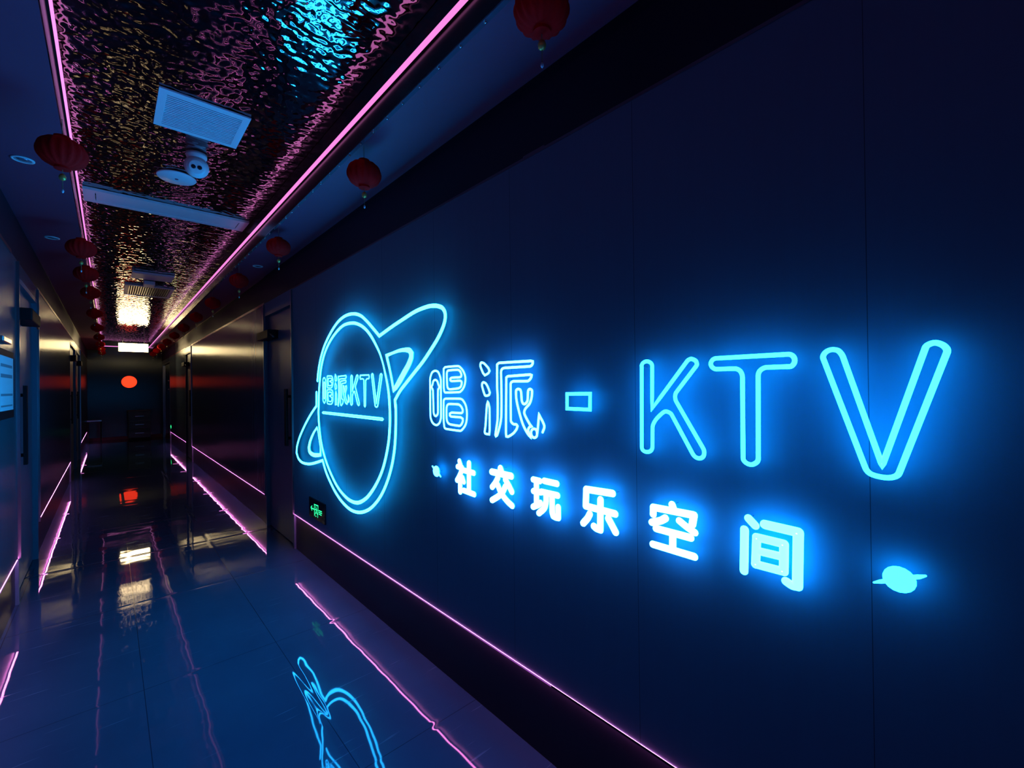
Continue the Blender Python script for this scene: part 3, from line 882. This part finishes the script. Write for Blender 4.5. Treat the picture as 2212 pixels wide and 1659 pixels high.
# ------------------------------------------------------------------ exit signs low on the sign wall
ex = thing('exit_sign', (XR, 3.77, .41), 'green lit exit sign low on the wall beside the neon emblem', 'exit sign', 'exit signs on the sign wall')
MB().box(XR - .012, XR, 3.603, 3.980, .410, .575).build('plate', M['glass_black'], ex, bevel=.003)
for key, nm in (('exit_frame', 'door_symbol'), ('exit_arrow', 'arrow'), ('exit_man', 'running_figure'), ('exit_text', 'lettering')):
    b = MB()
    for pts, c, r in NEON[key]:
        neon_path(b, pts, c, r, flat=0.2, x=XR - .0125, seg=8)
    b.build(nm, M['glow_green'], ex, smooth=True)
e2 = copy_tree(ex)
e2.location.y += 11.65
tag(e2, 'tiny green lit exit sign far down the corridor on the sign side', 'exit sign')

# ------------------------------------------------------------------ ceiling fittings
v = thing('ceiling_vent', (.389, 2.95, ZC), 'square white louvred air vent nearest the camera dome on the ripple ceiling', 'air vent')
fx0, fx1, fy0, fy1, fw = .19, .588, 2.748, 3.150, .034
b = MB()
b.box(fx0, fx1, fy0, fy0 + fw, ZC - .008, ZC); b.box(fx0, fx1, fy1 - fw, fy1, ZC - .008, ZC)
b.box(fx0, fx0 + fw, fy0 + fw, fy1 - fw, ZC - .008, ZC); b.box(fx1 - fw, fx1, fy0 + fw, fy1 - fw, ZC - .008, ZC)
b.build('frame', M['white_metal'], v)
b = MB()
yy = fy0 + fw + .004
while yy < fy1 - fw - .006:
    b.box(fx0 + fw, fx1 - fw, yy, yy + .0105, ZC - .006, ZC - .002)
    yy += .0185
b.build('louvre', M['white_metal'], v)
MB().box(fx0 + fw, fx1 - fw, fy0 + fw, fy1 - fw, ZC - .0012, ZC - .0004).build('backing', M['soffit'], v)

ld = thing('linear_diffuser', (.395, 4.6, ZC), 'long white air diffuser spanning the ripple ceiling from strip to strip', 'air vent')
b = MB()
x0, x1, y0, y1, fw = FL + .024, FR - .024, 4.455, 4.735, .045
b.box(x0, x1, y0, y0 + fw, ZC - .02, ZC); b.box(x0, x1, y1 - fw, y1, ZC - .02, ZC)
b.box(x0, x0 + fw + .02, y0 + fw, y1 - fw, ZC - .02, ZC); b.box(x1 - fw - .02, x1, y0 + fw, y1 - fw, ZC - .02, ZC)
b.build('frame', M['white_metal'], ld)
MB().box(x0 + fw + .026, x1 - fw - .026, y0 + fw + .006, y1 - fw - .006, ZC - .016, ZC).build('blade_panel', M['white_metal'], ld)

sp = thing('ceiling_disc', (.358, 3.855, ZC), 'flat round white disc on the ripple ceiling beside the camera', 'ceiling disc')
MB().lathe(.358, 3.855, [(.112, ZC), (.114, ZC - .006), (.108, ZC - .013), (.02, ZC - .016)], 48).build('cover', M['white_metal'], sp, smooth=True)
MB().lathe(.358, 3.855, [(.012, ZC - .015), (.010, ZC - .018)], 16).build('centre_cap', M['soffit'], sp)

cc = thing('security_camera', (.418, 3.40, ZC), 'white turret security camera with two dark lenses on the ceiling', 'security camera')
cx, cyy = .418, 3.40
MB().lathe(cx, cyy, [(.056, ZC), (.056, ZC - .020), (.050, ZC - .032), (.046, ZC - .036)], 32).build('base', M['white_metal'], cc, smooth=True)
cz, R_ = ZC - .082, .066
ball = thing('turret', (0, 0, 0)); col.objects.unlink(ball); bpy.data.objects.remove(ball)
look = (Vector((0, 0, 1.5)) - Vector((cx, cyy, cz))).normalized()
rot = look.to_track_quat('Z', 'Y').to_matrix()
def oriented(prof, seg, off=(0, 0)):
    rings = []
    for r, h in prof:
        rings.append([tuple(Vector((cx, cyy, cz)) + rot @ Vector((off[0] + r * math.cos(2 * math.pi * j / seg), off[1] + r * math.sin(2 * math.pi * j / seg), h))) for j in range(seg)])
    return MB().rings(rings)
prof = [(R_ * math.cos(math.radians(a)), R_ * math.sin(math.radians(a))) for a in range(-88, 41, 8)] + [(.046, .048)]
oriented(prof, 32).build('turret', M['white_metal'], cc, smooth=True)
fp = oriented([(.044, .046), (.043, .052), (.036, .054)], 32).build('face_plate', M['white_metal'], cc, smooth=True)
for sx in (-.0160, .0160):
    oriented([(.0125, .053), (.0125, .0565), (.008, .0575)], 20, off=(sx, 0)).build('lens', M['glass_black'], cc, smooth=True)

fv = thing('return_grille', (.445, 8.55, ZC), 'dark slatted air grille farther along the ripple ceiling', 'air vent')
x0, x1, y0, y1, fw = .17, .72, 8.15, 9.0, .04
b = MB()
b.box(x0, x1, y0, y0 + fw, ZC - .014, ZC); b.box(x0, x1, y1 - fw, y1, ZC - .014, ZC)
b.box(x0, x0 + fw, y0 + fw, y1 - fw, ZC - .014, ZC); b.box(x1 - fw, x1, y0 + fw, y1 - fw, ZC - .014, ZC)
b.build('frame', M['white_metal'], fv)
b = MB()
xx = x0 + fw + .005
while xx < x1 - fw - .01:
    b.box(xx, xx + .010, y0 + fw, y1 - fw, ZC - .012, ZC - .002)
    xx += .026
b.build('louvre', M['frame'], fv)
MB().box(x0 + fw, x1 - fw, y0 + fw, y1 - fw, ZC - .0015, ZC - .0005).build('backing', M['dark'], fv)

ap = thing('ceiling_panel', (.43, 7.4, ZC), 'plain pale rectangular panel on the ceiling just before the slatted grille', 'ceiling panel')
MB().box(.22, .64, 7.2, 7.6, ZC - .020, ZC).build('cover', M['white_metal'], ap, bevel=.004)
MB().box(.25, .61, 7.23, 7.57, ZC - .024, ZC - .019).build('inset', M['white_metal'], ap)
jb = thing('junction_box', (.42, 7.85, ZC), 'small pale box on the ceiling between the plain panel and the grille', 'ceiling box')
MB().box(.355, .475, 7.76, 7.98, ZC - .05, ZC).build('cover', M['white_metal'], jb, bevel=.006)

GD = 'small round soffit downlights'
for (x, y, lab) in ((-.334, 3.485, 'round unlit downlight in the soffit beside the biggest red lantern opposite the sign'),
                    (-.334, 5.11, 'round unlit downlight in the soffit above the door near the notice board'),
                    (1.115, 5.0, 'round unlit downlight in the soffit above the door next to the emblem')):
    d = thing('downlight', (x, y, ZS), lab, 'downlight', GD)
    MB().lathe(x, y, [(.046, ZS), (.046, ZS - .004), (.036, ZS - .006), (.034, ZS - .003)], 32).build('rim', M['white_metal'], d, smooth=True)
    MB().lathe(x, y, [(.034, ZS - .0035), (.012, ZS - .005)], 24).build('lens', M['clear'], d, smooth=True)

# ------------------------------------------------------------------ red lanterns
def make_lantern():
    t = thing('red_lantern', (0, 0, 0))
    R0, Hh = .086, .062
    prof = []
    for i in range(13):
        a = math.radians(-78 + 156 * i / 12)
        prof.append((R0 * max(.3, math.cos(a) ** .8), Hh * math.sin(a) / math.sin(math.radians(78))))
    MB().lathe(0, 0, prof, 64, lobes=16, depth=.10).build('lantern_body', M['lantern'], t, smooth=True)
    MB().lathe(0, 0, [(.026, Hh - .004), (.028, Hh + .010), (.020, Hh + .012)], 24).build('top_cap', M['lantern'], t)
    MB().lathe(0, 0, [(.020, -Hh - .012), (.028, -Hh - .010), (.026, -Hh + .004)], 24).build('bottom_cap', M['lantern'], t)
    MB().rod((0, 0, Hh + .010), (0, 0, .15), .0015, 6).build('hanging_cord', M['thread'], t)
    MB().rod((0, 0, -Hh - .011), (0, 0, -.16), .0014, 6).build('tassel_cord', M['thread'], t)
    MB().lathe(0, 0, [(.004, -.122), (.011, -.116), (.013, -.106), (.009, -.096), (.004, -.092)], 16).build('bead', M['gold'], t, smooth=True)
    MB().lathe(0, 0, [(.002, -.176), (.005, -.171), (.005, -.166), (.003, -.160)], 12).build('end_bead', M['white_metal'], t, smooth=True)
    return t

lan = make_lantern()
ORD = ['first', 'second', 'third', 'fourth', 'fifth', 'sixth', 'seventh', 'eighth', 'ninth', 'tenth', 'eleventh', 'twelfth']
first = True
for yl, xz, where, grp in (([.91, 2.17, 3.72, 5.13, 6.66, 8.1, 9.6, 11.1, 12.6, 14.1, 15.6, 17.0], (.974, 2.60), 'the soffit edge on the sign side', 'red lanterns along the sign side'),
                           ([2.75, 4.5, 5.45, 6.75, 8.5, 10.4, 12.2, 14.0, 15.6, 17.0], (-.146, 2.55), 'the soffit edge opposite the sign', 'red lanterns opposite the sign side')):
    for i, y in enumerate(yl):
        o = lan if first else copy_tree(lan)
        first = False
        o.location = (xz[0], y, xz[1] + (.045 if xz[0] < 0 and i > 2 else 0))
        if i == 0 and xz[0] > 0:
            o.location.z += .04
        o.rotation_euler.z = .37 * i
        tag(o, '%s hanging red lantern from the near end along %s' % (ORD[i], where), 'lantern', grp)

# ------------------------------------------------------------------ notice board, light box, round lamp, end of the corridor
nb = thing('notice_board', (XL, 4.15, 1.33), 'framed paper notice on the wall before the first door opposite the sign', 'notice board')
MB().box(XL, XL + .012, 3.84, 4.415, 1.335, 1.765).build('backing', M['dark'], nb, bevel=.003)
MB().box(XL + .012, XL + .014, 3.88, 4.372, 1.388, 1.722).build('paper', M['paper'], nb)
b = MB()
for (a, c, zz, hh) in ((3.92, 4.33, 1.655, .018), (3.92, 4.33, 1.590, .022), (3.92, 4.34, 1.478, .014), (3.92, 4.33, 1.412, .010)):
    b.box(XL + .014, XL + .0146, a, c, zz, zz + hh)
b.build('printed_rows', M['ink'], nb)
MB().box(XL, XL + .03, 3.9, 4.18, 1.80, 1.835).build('clip', M['trim'], nb, bevel=.006)

lb = thing('light_box', (.4525, 14.4, 2.47), 'bright warm white light box hanging across the far corridor', 'light box')
MB().box(.168, .737, 14.375, 14.425, 2.465, 2.679).build('housing', M['dark'], lb, bevel=.004)
MB().box(.174, .731, 14.368, 14.376, 2.471, 2.673).build('face_panel', M['glow_box'], lb)
MB().box(.174, .731, 14.424, 14.432, 2.471, 2.673).build('rear_panel', M['glow_box_back'], lb)
for xx in (.25, .655):
    MB().rod((xx, 14.4, 2.678), (xx, 14.4, ZC), .005).build('hanging_rod', M['frame'], lb, smooth=True)

rl = thing('round_lamp', (.463, Y1, 1.69), 'glowing red round lamp on the end wall of the corridor', 'round lamp')
MB().lathe(.463, 1.783, [(.196, Y1), (.196, Y1 - .03), (.188, Y1 - .034)], 40, axis='Y').build('housing', M['dark'], rl, smooth=True)
MB().lathe(.463, 1.783, [(.186, Y1 - .033), (.18, Y1 - .042), (.1, Y1 - .046)], 40, axis='Y').build('lamp_face', M['glow_red'], rl, smooth=True)

cb = thing('cabinet', (.68, 17.95, 0), 'dark low cabinet standing against the end wall under the red lamp', 'cabinet')
MB().box(.42, .945, 17.7, 18.25, .06, .86).build('body', M['wood_dark'], cb, bevel=.004)
MB().box(.41, .955, 17.685, 18.25, .86, .89).build('top', M['wood_dark'], cb, bevel=.003)
MB().box(.44, .925, 17.70, 18.23, 0, .06).build('plinth', M['dark'], cb)
for z0, z1 in ((.08, .33), (.35, .58), (.60, .84)):
    dr = MB().box(.435, .93, 17.686, 17.70, z0, z1).build('drawer', M['wood_dark'], cb, bevel=.002)
    MB().box(.58, .785, 17.668, 17.686, (z0 + z1) / 2 - .008, (z0 + z1) / 2 + .008).build('pull', M['frame'], dr)
st = thing('side_table', (-.32, 17.6, 0), 'small dark side table by the end wall, opposite the cabinet', 'table')
MB().box(-.475, -.165, 17.42, 17.8, .63, .665).build('table_top', M['frame'], st, bevel=.003)
for xx in (-.455, -.185):
    for yy in (17.45, 17.77):
        MB().box(xx - .014, xx + .014, yy - .014, yy + .014, 0, .632).build('leg', M['dark'], st)
